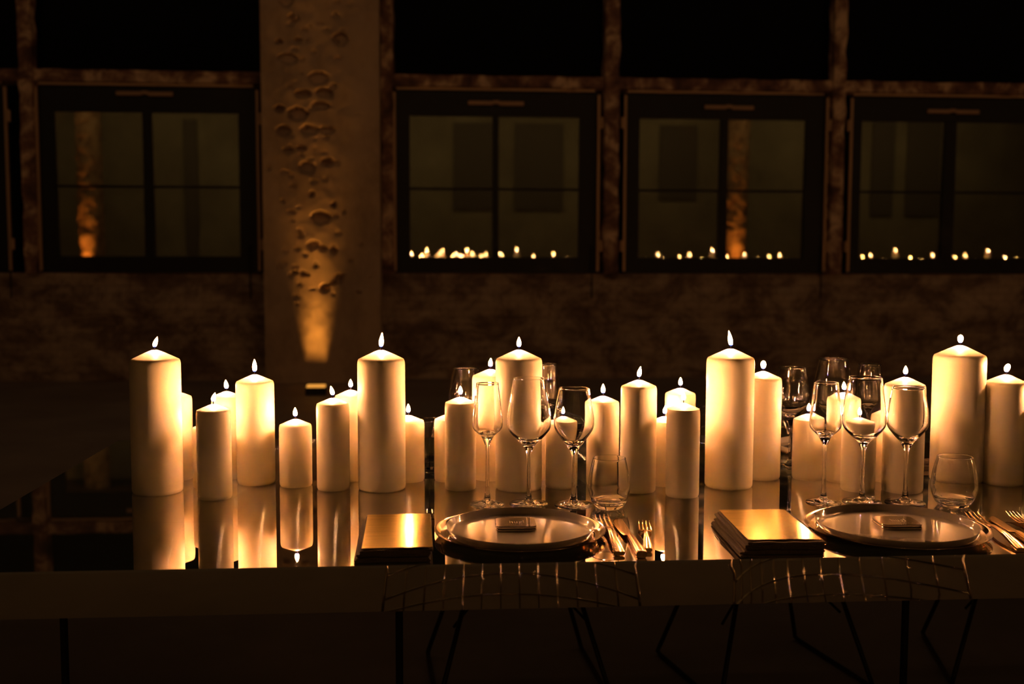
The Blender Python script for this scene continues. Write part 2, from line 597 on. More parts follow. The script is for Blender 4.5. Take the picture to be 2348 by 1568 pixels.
window(1, -420, 28, [(-380, -190), (-170, -10)], None, (-420, 47))
window(2, 92, 598, [(130, 331), (352, 550)], (270, 400, 227), (60, 606))
window(3, 903, 1372, [(940, 1129), (1143, 1327)], (1073, 1200, 238), (870, 1400))
window(4, 1427, 1890, [(1464, 1648), (1666, 1843)], (1613, 1725, 241), (1390, 1920))
window(5, 1940, 2440, [(1970, 2160), (2187, 2400)], (2122, 2240, 244), (1905, 2480))
# wall plane beyond what the windows fill, night yard outside
q = MB(); q.box((WX(2480), YW + .02, SILL), (XR, YW + .3, ZC - .5)); struct('wall_back_side', q, M['frame'])['kind'] = 'structure'
q = MB(); q.box((XL - 2, YW + 3.0, -.2), (XR + 2, YW + 3.2, 7)); struct('wall_outside', q, M['outside'])
# slim conduits hanging below the sills
for n_, px in ((10, 25), (11, 574), (12, 1357), (13, 1882)):
    P_ = pt(px, 640, 1, YW - .06)
    q = MB(); q.tube([(P_.x, YW - .06, SILL - .25), (P_.x, YW - .06, SILL + .28)], .008, 8)
    struct('trim_%d' % n_, q, M['frame'])

# ---- opposite wall: pale panels, dark openings and two columns the panes reflect
YV = 2 * YW - YB
def VX(px, yv): return pt(px, 430, 1, yv).x
for n_, (px, w_) in enumerate(((207, .62), (1688, .62))):
    yc = YB + 1.2
    x = VX(px, 2 * YW - yc)
    q = MB(); V = []; F = []
    m_, c_ = 120, 20
    for j in range(m_ + 1):
        z = ZC * j / m_
        for k in range(c_):
            a_ = 2 * pi * k / c_
            r_ = w_ / 2 * (1 + .10 * noise.noise(Vector((cos(a_) * 2, sin(a_) * 2 + n_ * 9, z * 4))) + .10 * noise.noise(Vector((cos(a_) * 4, sin(a_) * 4 + n_ * 9, z * 11))))
            V.append((x + r_ * cos(a_), yc + r_ * sin(a_), z))
    for j in range(m_):
        for k in range(c_):
            F.append((j * c_ + k, j * c_ + (k + 1) % c_, (j + 1) * c_ + (k + 1) % c_, (j + 1) * c_ + k))
    q.add(V, F)
    struct('trim_%d' % (20 + n_), q, M['colbrick'], smooth=True)
    spot('rear_column_uplight', (x - .1, yc + .5, .08), (x - .06, yc + .28, 4.0), 620, 52, (1, .34, .05), 1, .04)
# dark window openings in the opposite wall
for n_, (pa, pb, z0_, z1_) in enumerate(((1040, 1130, 1.9, 4.2), (1180, 1290, 1.9, 4.2), (1510, 1595, 2.2, 4.2), (1995, 2045, 1.8, 4.4), (2075, 2150, 1.8, 4.4), (425, 455, .2, 4.2))):
    q = MB(); q.box((VX(pa, YV), YB, z0_), (VX(pb, YV), YB + .06, z1_))
    struct('trim_%d' % (30 + n_), q, M['opening'])
q = MB(); q.box((XL, YB, .0), (XR, YB + .05, 1.15)); struct('baseboard_front', q, M['farwall'])

# ------------------------------------------------------------------ floor uplight fixture by the pier
P_ = pt(725, 884, 1, YW - 1.2)
lamp = empty('floor_uplight', (P_.x, YW - 1.2, 0))
tag(lamp, 'small dark floor uplight glowing amber at the foot of the masonry pier', 'floor lamp')
hz = P_.z
q = MB(); q.box((-.09, -.06, 0), (.09, .06, hz - .012)); q.build('housing', M['darkmetal'], lamp, bevel=.006)
q = MB(); q.box((-.08, -.05, hz - .012), (.08, .05, hz + .006)); q.build('lens', M['lens'], lamp)
# ------------------------------------------------------------------ the long table
TZ = .75
EY = pt(1174, 1291, 2, TZ).y
FY = 2.86
TX0, TX1 = pt(80, 1122, 2, TZ).x, 11.6
table = empty('banquet_table', ((TX0 + TX1) / 2, (EY + FY) / 2, 0))
tag(table, 'long mirror-polished metal banquet table carrying all the candles', 'table')
tcx, tcy = (TX0 + TX1) / 2, (EY + FY) / 2
hx, hy = (TX1 - TX0) / 2, (FY - EY) / 2
FH = .074
q = MB(); q.box((-hx, -hy, TZ - .004), (hx, hy, TZ)); q.build('tabletop', M['top'], table)
q = MB()
q.box((-hx + .001, -hy + .0015, TZ - FH), (hx - .001, -hy + .010, TZ - .004)); q.box((-hx + .001, hy - .010, TZ - FH), (hx - .001, hy - .0015, TZ - .004))
q.box((-hx + .0015, -hy + .010, TZ - FH), (-hx + .010, hy - .010, TZ - .004)); q.box((hx - .010, -hy + .010, TZ - FH), (hx - .0015, hy - .010, TZ - .004))
q.box((-hx + .01, -hy + .01, TZ - FH + .002), (hx - .01, hy - .01, TZ - FH + .006))
q.build('apron', M['fascia'], table)
for xx in (TX0 + .05, pt(930, 1480, 1, FY - .1).x, pt(2030, 1480, 1, FY - .5).x, 3.6, 5.6, 7.8, 9.9, 11.2):
    q = MB()
    q.tube([(xx - tcx, 0, 0), (xx - tcx, 0, TZ - FH + .002)], .008, 12)
    q.tube([(xx - tcx, -.3, .012), (xx - tcx, .3, .012)], .010, 10)
    q.build('leg', M['darkmetal'], table)

# ------------------------------------------------------------------ candles
def wax_mesh(r, h, seg=56):
    """cylinder with a rounded shoulder rising to a soft cone"""
    c = r * .36
    rise = r * .43                 # how far the tip stands above the shoulder
    pr = [(0, 0), (r * .93, 0), (r * .985, .003), (r, .008)]
    for k in range(1, 9): pr.append((r, .008 + (h - .016 - c * .25) * k / 8))
    zs = h - c * .25
    pr += [(r * .995, zs - .003), (r * .98, zs + .001), (r * .95, zs + .0045)]
    for k in range(1, 9):
        t = k / 8
        rr = r * .95 * (1 - t)
        zz = zs + .0045 + (h + rise - zs - .0045) * (1 - (1 - t) ** 1.10)
        if t > .8: zz -= r * .02 * (t - .8) / .2
        pr.append((max(rr, 0), zz))
    pr[-1] = (0, pr[-2][1] + .0005)
    q = MB(); q.lathe(pr, seg)
    return q, pr[-1][1]


def flame_mesh(h, r, lean, seg=10, rows=9, squat=False):
    q = MB(); V = []; F = []
    prof = [(0, .0), (.45, .04), (.72, .12), (.95, .27), (1, .38), (.88, .55), (.62, .73), (.32, .88), (.0, 1)]
    if squat: prof = [(0, 0), (.4, .03), (.55, .10), (.85, .3), (1, .52), (.93, .7), (.68, .87), (.35, .96), (0, 1)]
    for (a_, t) in prof:
        ox = lean * h * (t ** 1.5)
        if a_ == 0:
            V.append((ox, 0, t * h))
        else:
            for k in range(seg):
                an = 2 * pi * k / seg
                V.append((ox + a_ * r * cos(an), a_ * r * sin(an), t * h))
    n_ = len(prof)
    for k in range(seg):
        F.append((0, 1 + (k + 1) % seg, 1 + k))
    for i in range(n_ - 3):
        for k in range(seg):
            l = (k + 1) % seg
            F.append((1 + i * seg + k, 1 + i * seg + l, 1 + (i + 1) * seg + l, 1 + (i + 1) * seg + k))
    top_ = len(V) - 1
    for k in range(seg):
        F.append((1 + (n_ - 3) * seg + k, 1 + (n_ - 3) * seg + (k + 1) % seg, top_))
    q.add(V, F)
    return q


# px centre at base, px width, base bottom row, shoulder row, flame tip row, flame lean, squat, label
CAND = [
    (362, 113, 1139, 829, 771, .28, 0, 'thick tall cream candle standing alone at the left end of the row'),
    (407, 72, 1104, 914, 873, 0, 0, 'cream candle half hidden behind the leftmost tall candle, its flame covered'),
    (493, 78, 1149, 945, 904, .22, 0, 'medium candle with a dark front, second from the left and nearest the table edge there'),
    (477, 66, 1122, 984, 946, 0, 0, 'short candle almost wholly hidden behind the dark-fronted second candle'),
    (523, 68, 1101, 913, 871, -.08, 0, 'back-row candle peeping between the dark-fronted candle and the broad bright one'),
    (588, 86, 1115, 879, 823, 0, 0, 'broad candle with bright upper half and sharp shadow line, right of the dark-fronted one'),
    (679, 74, 1120, 978, 934, 0, 0, 'short candle standing free with its whole reflection and flame on the table'),
    (765, 75, 1128, 930, 885, -.18, 0, 'medium candle just left of the second tall thick candle'),
    (806, 73, 1106, 911, 872, 0, 0, 'back-row candle tucked against the left side of the second tall candle'),
    (876, 108, 1131, 828, 762, .08, 0, 'thick tall candle in front of the masonry pier, second tallest from the left'),
    (937, 73, 1108, 969, 926, 0, 0, 'short candle at the right side of the second tall candle'),
    (1031, 70, 1107, 965, 925, 0, 0, 'short candle mostly hidden behind the candle beside the flute glass'),
    (1056, 71, 1127, 927, 885, 0, 0, 'medium candle left of the near flute glass, dark on its front'),
    (1124, 83, 1104, 866, 821, .05, 0, 'bright back candle seen through the near flute glass on the left'),
    (1189, 106, 1130, 827, 772, 0, 0, 'thick tall candle behind the first red wine glass'),
    (1225, 70, 1104, 985, 948, 0, 0, 'low candle hidden behind the tall one, only a bright sliver showing'),
    (1287, 73, 1123, 974, 937, 0, 0, 'low candle seen through the near white wine glass on the left'),
    (1381, 74, 1117, 925, 880, 0, 0, 'medium candle behind the left water tumbler'),
    (1462, 82, 1133, 890, 840, .14, 0, 'broad candle right of the left water tumbler'),
    (1557, 70, 1105, 906, 872, 0, 0, 'back-row candle rising behind the foremost one left of the tallest candle'),
    (1522, 66, 1117, 970, 933, .08, 0, 'low candle showing a narrow strip between two broader candles mid-table'),
    (1564, 76, 1144, 942, 900, 0, 0, 'foremost medium candle left of the tallest candle'),
    (1670, 108, 1125, 825, 757, -.16, 0, 'tallest thick candle standing behind the right napkin and gold card'),
    (1745, 84, 1103, 871, 832, 0, 1, 'bright candle against the right side of the tallest candle, with a round flame'),
    (1851, 70, 1103, 965, 928, 0, 0, 'low candle left of the right-hand flute glass'),
    (1930, 74, 1109, 917, 878, -.05, 0, 'back candle between the right flute and red wine glass'),
    (1966, 76, 1130, 977, 939, -.05, 0, 'low candle seen inside the bowl of the right red wine glass'),
    (2032, 72, 1108, 958, 920, 0, 0, 'low back candle between the two right-hand wine glasses'),
    (2068, 91, 1134, 886, 838, 0, 0, 'broad candle directly behind the right white wine glass'),
    (2191, 115, 1113, 819, 781, 0, 1, 'thickest tall candle behind the right water tumbler, with a round flame'),
    (2298, 94, 1116, 881, 844, .2, 1, 'broad candle at the far right with a squat leaning flame'),
    (2384, 78, 1122, 940, 900, 0, 0, 'candle cut off by the right edge of the picture'),
]


def candle(X, Y, r, h, fh, lean, squat, label, group=None, seg=56, fseg=12):
    root = empty('pillar_candle', (X, Y, TZ))
    tag(root, label, 'candle', group)
    q, ztop = wax_mesh(r, h, seg)
    q.build('wax_body', M['wax'], root, smooth=True, angle=50)
    q = MB(); q.tube([(0, 0, ztop - .004), (.0003, 0, ztop + .005), (.0012, 0, ztop + .010)], .0011, 6); q.build('wick', M['wick'], root, smooth=True)
    fr = (.0062 if squat else .0047) * (.85 + fh * 5)
    if squat: fr = fh * .32
    q = flame_mesh(fh, fr, lean, fseg, squat=squat)
    q.build('flame', M['flame'], root, loc=(0, 0, ztop + .0045), smooth=True)
    return root


placed = []
for (cx, wpx, yb, ys, yt, lean, sq, lab) in CAND:
    # centre of the base disc: the bottom row minus the half-height of the ellipse
    yc = yb - 10
    for _ in range(3):
        P_ = pt(cx, yc, 2, TZ)
        D = depth(P_)
        r = wpx / 2 * D / FPX
        yc = yb - wpx / 2 * (EYE.z - TZ) / D
    P_ = pt(cx, yc, 2, TZ); D = depth(P_); r = wpx / 2 * D / FPX
    hs = z_at(P_, ys) - TZ + r * .09
    ztop = hs + r * .41
    ftip = z_at(P_, yt) - TZ
    fh = max(.018, ftip - ztop - .004)
    o = candle(P_.x, P_.y, r, hs, fh, lean, sq, lab, 'pillar candles along the table')
    placed.append((P_.x, P_.y, r, hs))

# more of the same row, further along the table (the windows mirror their flames)
rnd = random.Random(12)
protos = []
for (r, h) in ((.05, .29), (.042, .215), (.036, .175), (.036, .135)):
    protos.append((r, h))
x = 1.52
k = 0
base = {}
while x < 11.0:
    kind = [0, 2, 3, 1, 3, 2, 1, 3][k % 8]
    r, h = protos[kind]
    y = 2.24 + rnd.uniform(-.07, .10)
    if kind not in base:
        base[kind] = candle(x, y, r, h, .032 if kind == 0 else .024, 0, 0, 'pillar candle further down the table, seen only as a light in the window panes', 'candles past the right edge mirrored in the windows', 24, 8)
        o = base[kind]
    else:
        o = copy_tree(base[kind])
        o.location = (x, y, TZ)
    o['label'] = 'pillar candle further down the table, seen only as a light in the window panes'
    x += rnd.uniform(.16, .26) * (1.35 if kind == 0 else 1)
    k += 1


# ------------------------------------------------------------------ glassware
def lip(rim, H, t):
    return [(rim - t / 2 + t * .68 * cos(a_), H + t * .55 + t * .68 * sin(a_)) for a_ in [radians(-20 + 36.7 * i) for i in range(7)]]


def stem_glass(rim, wide, zw, zb, H, foot, label, X, Y, group, thick=.0011):
    """rim radius, widest radius at height zw, bowl bottom height zb, total height H, foot radius"""
    root = empty('wine_glass' if 'flute' not in label else 'flute_glass', (X, Y, TZ))
    tag(root, label, 'glass', group)
    t = thick
    outer = smoothpts([(.0045, zb - .012), (.012, zb + .004), (wide * .62, zb + (zw - zb) * .38), (wide * .95, zb + (zw - zb) * .76), (wide, zw + .006), (rim + (wide - rim) * .78, zw + (H - zw) * .35), (rim + (wide - rim) * .36, zw + (H - zw) * .7), (rim, H)], 6)
    inner = smoothpts([(rim - t, H), (rim + (wide - rim) * .36 - t, zw + (H - zw) * .7), (rim + (wide - rim) * .78 - t, zw + (H - zw) * .35), (wide - t * 1.2, zw + .006), (wide * .95 - t * 1.6, zb + (zw - zb) * .78), (wide * .60 - t * 1.5, zb + (zw - zb) * .44), (.009, zb + .013), (.0001, zb + .010)], 6)
    inner[-1] = (0, inner[-1][1])
    prof = [(0, .0012), (foot * .7, .0008), (foot * .97, .0), (foot, .0010), (foot * .97, .0022), (foot * .6, .0042), (foot * .25, .0085), (.006, .015), (.0042, .026), (.0036, .05), (.0036, zb - .05 if zb > .11 else zb * .6), (.0038, zb - .028)]
    prof = prof + outer + lip(rim, H, t) + inner
    q = MB(); q.lathe(prof, 64)
    q.build('glass_body', M['glass'], root, smooth=True)
    return root


def tumbler(X, Y, rim, wide, H, label, group):
    root = empty('water_tumbler', (X, Y, TZ))
    tag(root, label, 'glass', group)
    t = .0014
    b_ = wide * .70
    outer = smoothpts([(b_ * .9, .0005), (b_, .003), (wide * .85, H * .14), (wide * .97, H * .30), (wide, H * .43), (rim + (wide - rim) * .78, H * .66), (rim + (wide - rim) * .36, H * .86), (rim, H)], 6)
    inner = smoothpts([(rim - t, H), (rim + (wide - rim) * .36 - t, H * .86), (rim + (wide - rim) * .78 - t, H * .66), (wide - t, H * .43), (wide * .965 - t, H * .31), (wide * .84 - t, H * .17), (b_ * .8, .013), (b_ * .4, .0095), (0, .009)], 6)
    prof = [(0, .0025), (b_ * .7, .002), (b_ * .86, .0)] + outer + lip(rim, H, t) + inner
    q = MB(); q.lathe(prof, 64)
    q.build('glass_body', M['glass'], root, smooth=True)
    return root


def place(cx, yc):
    P_ = pt(cx, yc, 2, TZ)
    return P_, depth(P_) / FPX


GL = [  # base centre px, foot width, rim row (centre), rim w, widest row, widest w, bowl bottom row
    ('flute', 1117.5, 1156, 80, 879, 51, 975, 69, 1006),
    ('red', 1212, 1155, 88, 868, 71, 970, 101, 1026),
    ('white', 1314.5, 1157, 88, 891, 69, 968, 92, 1030),
    ('flute', 1888, 1152, 80, 878, 54, 973, 71, 1006),
    ('red', 1976, 1151, 88, 866, 75, 966, 97, 1017),
    ('white', 2075, 1153, 90, 889, 71, 965, 92, 1020),
]
labs = ['slender near flute glass, leftmost glass behind the left plate', 'large red wine glass in front of the thick tall candle, behind the left plate',
        'shorter white wine glass between the large wine glass and the left tumbler', 'slender near flute glass behind the right plate',
        'large red wine glass of the right setting with a low candle inside its outline', 'white wine glass in front of a broad candle, beside the right tumbler']
for (kind, cx, yc, fw, yr, rw, yw, ww, ybw), lab in zip(GL, labs):
    P_, k = place(cx, yc)
    H = z_at(P_, yr) - TZ
    zw = z_at(P_, yw) - TZ; zb = z_at(P_, ybw) - TZ
    stem_glass(rw / 2 * k, ww / 2 * k, zw, zb, H, fw / 2 * k, lab, P_.x, P_.y, 'wine glasses of the near settings')
for (cx, yc, yr, rw, ww, lab) in ((1396, 1163, 1051, 75, 96, 'round-bellied water tumbler right of the left wine glasses'), (2186, 1159, 1048, 78, 102, 'round-bellied water tumbler right of the right wine glasses')):
    P_, k = place(cx, yc)
    tumbler(P_.x, P_.y, rw / 2 * k, ww / 2 * k, z_at(P_, yr) - TZ, lab, 'water tumblers')
# far side of the table
FAR = [
    ('white', 1069, 844, 59, 'far white wine glass behind the candle beside the near flute', 1070),
    ('red', 1150, 824, 62, 'far red wine glass hidden behind two tall candles', 1068),
    ('flute', 1254, 835, 46, 'far flute glass behind the right edge of the third tall candle', 1066),
    ('white', 1811, 843, 61, 'far white wine glass right of the bright candle with the round flame', 1071),
    ('red', 1905, 823, 65, 'far red wine glass behind the right flute glass', 1068),
    ('flute', 1988, 836, 50, 'far flute glass rising behind the right red wine glass', 1066),
]
for (kind, cx, yr, rw, lab, yb) in FAR:
    P_, k = place(cx, yb)
    H = z_at(P_, yr) - TZ
    ww = {'white': 1.36, 'red': 1.42, 'flute': 1.33}[kind] * rw
    zw = H * {'white': .69, 'red': .64, 'flute': .66}[kind]
    zb = H * {'white': .47, 'red': .45, 'flute': .54}[kind]
    stem_glass(rw / 2 * k, ww / 2 * k, zw, zb, H, .037, lab, P_.x, P_.y, 'wine glasses of the far settings')
for (cx, yb, yr, rw, ww, lab) in ((985, 1073, 962, 62, 78, 'far water tumbler showing between two short candles'), (1738, 1070, 960, 60, 78, 'far water tumbler hidden behind the bright candle with the round flame')):
    P_, k = place(cx, yb)
    tumbler(P_.x, P_.y, rw / 2 * k, ww / 2 * k, z_at(P_, yr) - TZ, lab, 'water tumblers')


# ------------------------------------------------------------------ plates
def plate_pair(X, Y, rc, rp, where, near=True, off=(0, 0)):
    ch = empty('charger_plate', (X, Y, TZ))
    tag(ch, 'wide shiny metal charger plate ' + where, 'plate', 'charger plates')
    q = MB()
    q.lathe([(0, .0022), (rc * .60, .0022), (rc * .63, .0), (rc * .67, .0), (rc * .70, .0015), (rc * .86, .0030), (rc * .97, .0095), (rc, .0118), (rc, .0130), (rc * .97, .0116), (rc * .925, .0066), (rc * .885, .0044), (rc * .86, .0040), (0, .0040)], 128)
    q.build('charger_body', M['charger'], ch, smooth=True, angle=40)
    pl = empty('dinner_plate', (X + off[0], Y + off[1], TZ + .0046))
    tag(pl, 'glossy grey plate resting on the charger ' + where, 'plate', 'dinner plates')
    q = MB()
    q.lathe([(0, 0), (rp * .90, 0), (rp * .945, .0012), (rp * .975, .0050), (rp, .0150), (rp * .997, .0160), (rp * .988, .0152), (rp * .965, .0062), (rp * .95, .0042), (rp * .92, .0034), (0, .0032)], 128)
    q.build('plate_body', M['stone'], pl, smooth=True, angle=50)
    return TZ + .0046 + .0033


P1 = pt(1192.5, 1211, 2, TZ + .0125); P2 = pt(2055, 1204, 2, TZ + .0125)
k1, k2 = depth(P1) / FPX, depth(P2) / FPX
Q1 = pt(1195, 1205, 2, TZ + .0201); Q2 = pt(2052.5, 1199, 2, TZ + .0201)
zt1 = plate_pair(P1.x, P1.y, 195.5 * k1, 170 * k1, 'of the left near setting', off=((Q1.x - P1.x) * .4, (Q1.y - P1.y) * .4))
zt2 = plate_pair(P2.x, P2.y, 204 * k2, 179 * k2, 'of the right near setting', off=((Q2.x - P2.x) * .4, (Q2.y - P2.y) * .4))
F1, kf1 = place(1160, 1038); F2, kf2 = place(1900, 1036)
zf1 = plate_pair(F1.x, F1.y, .150, .131, 'of the far setting behind the third tall candle')
zf2 = plate_pair(F2.x, F2.y, .150, .131, 'of the far setting behind the right glasses')


def tin(X, Y, z, w_, d_, rz, label):
    """small rounded tin with a lid, lettered on top"""
    root = empty('keepsake_tin', (X, Y, z), rz)
    tag(root, label, 'tin')
    def slab(z0, z1, ins, name, m, r=.010):
        q = MB(); ring = []
        for (sx, sy, a0) in ((1, 1, 0), (-1, 1, 90), (-1, -1, 180), (1, -1, 270)):
            for k in range(7):
                a_ = radians(a0 + 15 * k)
                ring.append((sx * (w_ / 2 - ins - r) + r * cos(a_), sy * (d_ / 2 - ins - r) + r * sin(a_)))
        n_ = len(ring); e = .0009
        V = []; F = []
        cxs = [(1 - e * 2 / w_ * 1.0, z0), (1, z0 + e), (1, z1 - e), (1 - e * 2 / w_, z1)]
        for (s_, zz) in cxs:
            V += [(x * s_, y * s_, zz) for x, y in ring]
        for j in range(3):
            for k in range(n_):
                l = (k + 1) % n_
                F.append((j * n_ + k, j * n_ + l, (j + 1) * n_ + l, (j + 1) * n_ + k))
        F.append(tuple(range(n_))[::-1]); F.append(tuple(3 * n_ + k for k in range(n_)))
        q.add(V, F)
        return q.build(name, m, root, smooth=True, angle=16)
    slab(0, .0038, 0, 'base', M['tin'])
    slab(.0038, .0046, .0010, 'gap', M['wick'])
    lid = slab(.0046, .0088, 0, 'lid', M['tin'])
    # embossed lettering and a fine line of print under it
    cu = bpy.data.curves.new('lettering', 'FONT'); cu.body = 'hugl'; cu.size = .034; cu.extrude = .0002
    cu.align_x = 'CENTER'; cu.space_character = 1.15
    t_ = bpy.data.objects.new('lettering', cu); COL.objects.link(t_); t_.parent = lid
    t_.location = (.002, -.008, .0089); t_.scale = (.42, .72, 1)
    bpy.context.view_layer.update()
    lm = bpy.data.meshes.new_from_object(t_.evaluated_get(bpy.context.evaluated_depsgraph_get()))
    bpy.data.objects.remove(t_)
    lm.materials.clear(); lm.materials.append(M['letter'])
    t_ = bpy.data.objects.new('lettering', lm); COL.objects.link(t_); t_.parent = lid
    t_.location = (.002, -.008, .0089); t_.scale = (.42, .72, 1)
    q = MB()
    for i in range(14):
        if i in (6, 10): continue
        x_ = -.020 + i * .0036
        q.box((x_, -.0200, .0088), (x_ + .0020, -.0184, .0090))
    q.build('small_print', M['letter'], lid)
    return root


p = pt(1182, 1208, 2, zt1); tin(p.x, p.y, zt1, .0705, .066, radians(-1), 'small lettered tin lying square on the left dinner plate')
p = pt(2056, 1204, 2, zt2); tin(p.x, p.y, zt2, .0705, .066, radians(-3), 'small lettered tin on the right dinner plate')


# ------------------------------------------------------------------ napkins and gold menu cards
def rounded_layer(q, x0, x1, z0, z1, y0, y1, seed, ny=14):
    """one fold of cloth: rounded in section, wavering along its length"""
    rr = (z1 - z0) / 2
    sec = []
    nxx = 18
    for k in range(nxx + 1): sec.append((x0 + rr + (x1 - x0 - 2 * rr) * k / nxx, z1, 1))
    for k in range(1, 6): a_ = pi / 2 - pi * k / 6; sec.append((x1 - rr + rr * cos(a_), (z0 + z1) / 2 + rr * sin(a_), 0))
    for k in range(nxx + 1): sec.append((x1 - rr - (x1 - x0 - 2 * rr) * k / nxx, z0, -1))
    for k in range(1, 6): a_ = -pi / 2 - pi * k / 6; sec.append((x0 + rr + rr * cos(a_), (z0 + z1) / 2 + rr * sin(a_), 0))
    V = []; F = []
    n_ = len(sec)
    for j in range(ny + 1):
        y = y0 + (y1 - y0) * j / ny
        for (x, z, s_) in sec:
            e = .0034 * noise.noise(Vector((x * 18, y * 9, seed)))
            f = .0014 * noise.noise(Vector((x * 40, y * 14 + 4, seed + 3)))
            g = .0028 * noise.noise(Vector((x * 22, 3, seed + 8))) if j in (0, ny) else 0
            V.append((x + e, y + g, z + f))
    for j in range(ny):
        for k in range(n_):
            l = (k + 1) % n_
            F.append((j * n_ + k, (j + 1) * n_ + k, (j + 1) * n_ + l, j * n_ + l))
    F.append(tuple(range(n_))); F.append(tuple(ny * n_ + k for k in range(n_))[::-1])
    q.add(V, F)


def napkin(X, Y, w_, d_, h_, layers, rz, label, seed, shear=0):
    root = empty('folded_napkin', (X, Y, TZ), rz)
    tag(root, label, 'napkin', 'folded linen napkins')
    q = MB()
    lh = (h_ - .0012) / layers
    rn = random.Random(seed)
    for i in range(layers):
        o_ = rn.uniform(-.0035, .0035)
        s_ = shear * (layers - 1 - i)
        rounded_layer(q, -w_ / 2 + o_ - s_, w_ / 2 + rn.uniform(-.004, .002) - s_ * .3, .0012 + lh * i, .0012 + lh * (i + .93), -d_ / 2 + rn.uniform(-.003, .003), d_ / 2 + rn.uniform(-.004, .004), seed + i * 3)
    q.build('cloth', M['linen'], root, smooth=True, angle=60)
    return root


def card(X, Y, z, w_, d_, rz, label):
    q = MB(); nx_, ny_ = 8, 14; V = []; F = []
    for (dz, flip) in ((0.0010, 0), (0, 1)):
        b0 = len(V)
        for j in range(ny_ + 1):
            for i in range(nx_ + 1):
                x = -w_ / 2 + w_ * i / nx_; y = -d_ / 2 + d_ * j / ny_
                V.append((x, y, dz + .0005 * (y / d_ * 2) ** 2 + .0002 * sin(x * 60)))
        for j in range(ny_):
            for i in range(nx_):
                a_ = b0 + j * (nx_ + 1) + i
                f = (a_, a_ + 1, a_ + nx_ + 2, a_ + nx_ + 1)
                F.append(f if not flip else f[::-1])
    q.add(V, F)
    o = q.build('menu_card', M['gold_card'], loc=(X, Y, z), smooth=True)
    o.rotation_euler = (0, 0, rz)
    tag(o, label, 'card', 'gold menu cards')


NH = .021
a = pt(822, 1262, 2, TZ + NH); b_ = pt(990, 1252, 2, TZ + NH); c = pt(845, 1184, 2, TZ + NH)
wN = b_.x - a.x; dN = c.y - a.y + .004
napkin((a.x + b_.x) / 2 - .001, a.y + dN / 2, wN, dN, NH, 5, radians(1.0), 'dark folded napkin left of the left charger, under a gold card', 3, .0016)
card((a.x + b_.x) / 2 + .001, a.y + dN / 2 + .004, TZ + NH + .0006, wN * .97, dN * .985, radians(1.0), 'shiny gold menu card on the left napkin')
NH2 = .026
a = pt(1722, 1243, 2, TZ + NH2); b_ = pt(1895, 1236, 2, TZ + NH2); c = pt(1648, 1172, 2, TZ + NH2)
wN = b_.x - a.x; dN = c.y - a.y
napkin((a.x + b_.x) / 2 - .002, a.y + dN / 2 - .003, wN, dN, NH2, 6, radians(-2), 'dark folded napkin between the two settings, its layered left side showing', 9, .0022)
card((a.x + b_.x) / 2 - .003, a.y + dN / 2 + .004, TZ + NH2 + .0006, wN * .93, dN * .97, radians(-2), 'shiny gold menu card on the right napkin')
# far napkin with its card
a = pt(2130, 1052, 2, TZ)
napkin(a.x, a.y, .125, .2, .02, 5, 0, 'far napkin behind the thickest tall candle at the right', 15)
card(a.x, a.y, TZ + .021, .115, .19, 0, 'gold menu card on the far napkin')


# ------------------------------------------------------------------ cutlery
def loft(q, secs, n=12):
    """secs: (y, z, half width, half thickness, x)"""
    V = []; F = []
    for (y, z, hw, ht, x) in secs:
        for k in range(n):
            a_ = 2 * pi * k / n
            cx_, sx_ = cos(a_), sin(a_)
            V.append((x + hw * math.copysign(abs(cx_) ** .6, cx_), y, z + ht * math.copysign(abs(sx_) ** .6, sx_)))
    for j in range(len(secs) - 1):
        for k in range(n):
            l = (k + 1) % n
            F.append((j * n + k, (j + 1) * n + k, (j + 1) * n + l, j * n + l))
    F.append(tuple(range(n))); F.append(tuple((len(secs) - 1) * n + k for k in range(n))[::-1])
    q.add(V, F)


def sm5(secs, n=5):
    out = []
    P = [list(s_) for s_ in secs]
    for i in range(len(P) - 1):
        p0 = P[max(i - 1, 0)]; p1 = P[i]; p2 = P[i + 1]; p3 = P[min(i + 2, len(P) - 1)]
        for k in range(n):
            t = k / n
            out.append([.5 * (2 * b1 + (c1 - a1) * t + (2 * a1 - 5 * b1 + 4 * c1 - d1) * t * t + (3 * b1 - a1 - 3 * c1 + d1) * t ** 3) for a1, b1, c1, d1 in zip(p0, p1, p2, p3)])
    out.append(P[-1])
    return out


def fork(Ln, label, A, B, sc_=1.0):
    """A: handle end, B: tine tips, points on the table"""
    d = B - A; rz = math.atan2(-d.x, d.y)
    root = empty('fork', (A.x, A.y, TZ), rz)
    tag(root, label, 'fork', 'gold cutlery')
    Ln = d.length
    w = sc_
    q = MB()
    loft(q, sm5([(0, .0042, .0085 * w, .0034, 0), (Ln * .03, .0046, .0088 * w, .0036, 0), (Ln * .15, .0075, .0075 * w, .0032, 0), (Ln * .33, .0115, .0052 * w, .0028, 0), (Ln * .48, .0125, .0036 * w, .0026, 0), (Ln * .60, .0095, .0036 * w, .0024, 0), (Ln * .66, .0060, .007 * w, .0017, 0), (Ln * .70, .0040, .0115 * w, .0012, 0), (Ln * .745, .0034, .0125 * w, .0011, 0)]))
    q.build('handle', M['gold_cut'], root, smooth=True, angle=50)
    q = MB()
    for i in range(4):
        x = (-.0108 + i * .0072) * w
        loft(q, sm5([(Ln * .735, .0034, .0022 * w, .0011, x), (Ln * .83, .0042, .0019 * w, .0010, x), (Ln * .93, .0068, .0014 * w, .0009, x * .97), (Ln, .0105, .0006 * w, .0005, x * .95)], 3), 8)
    q.build('tines', M['gold_cut'], root, smooth=True, angle=50)


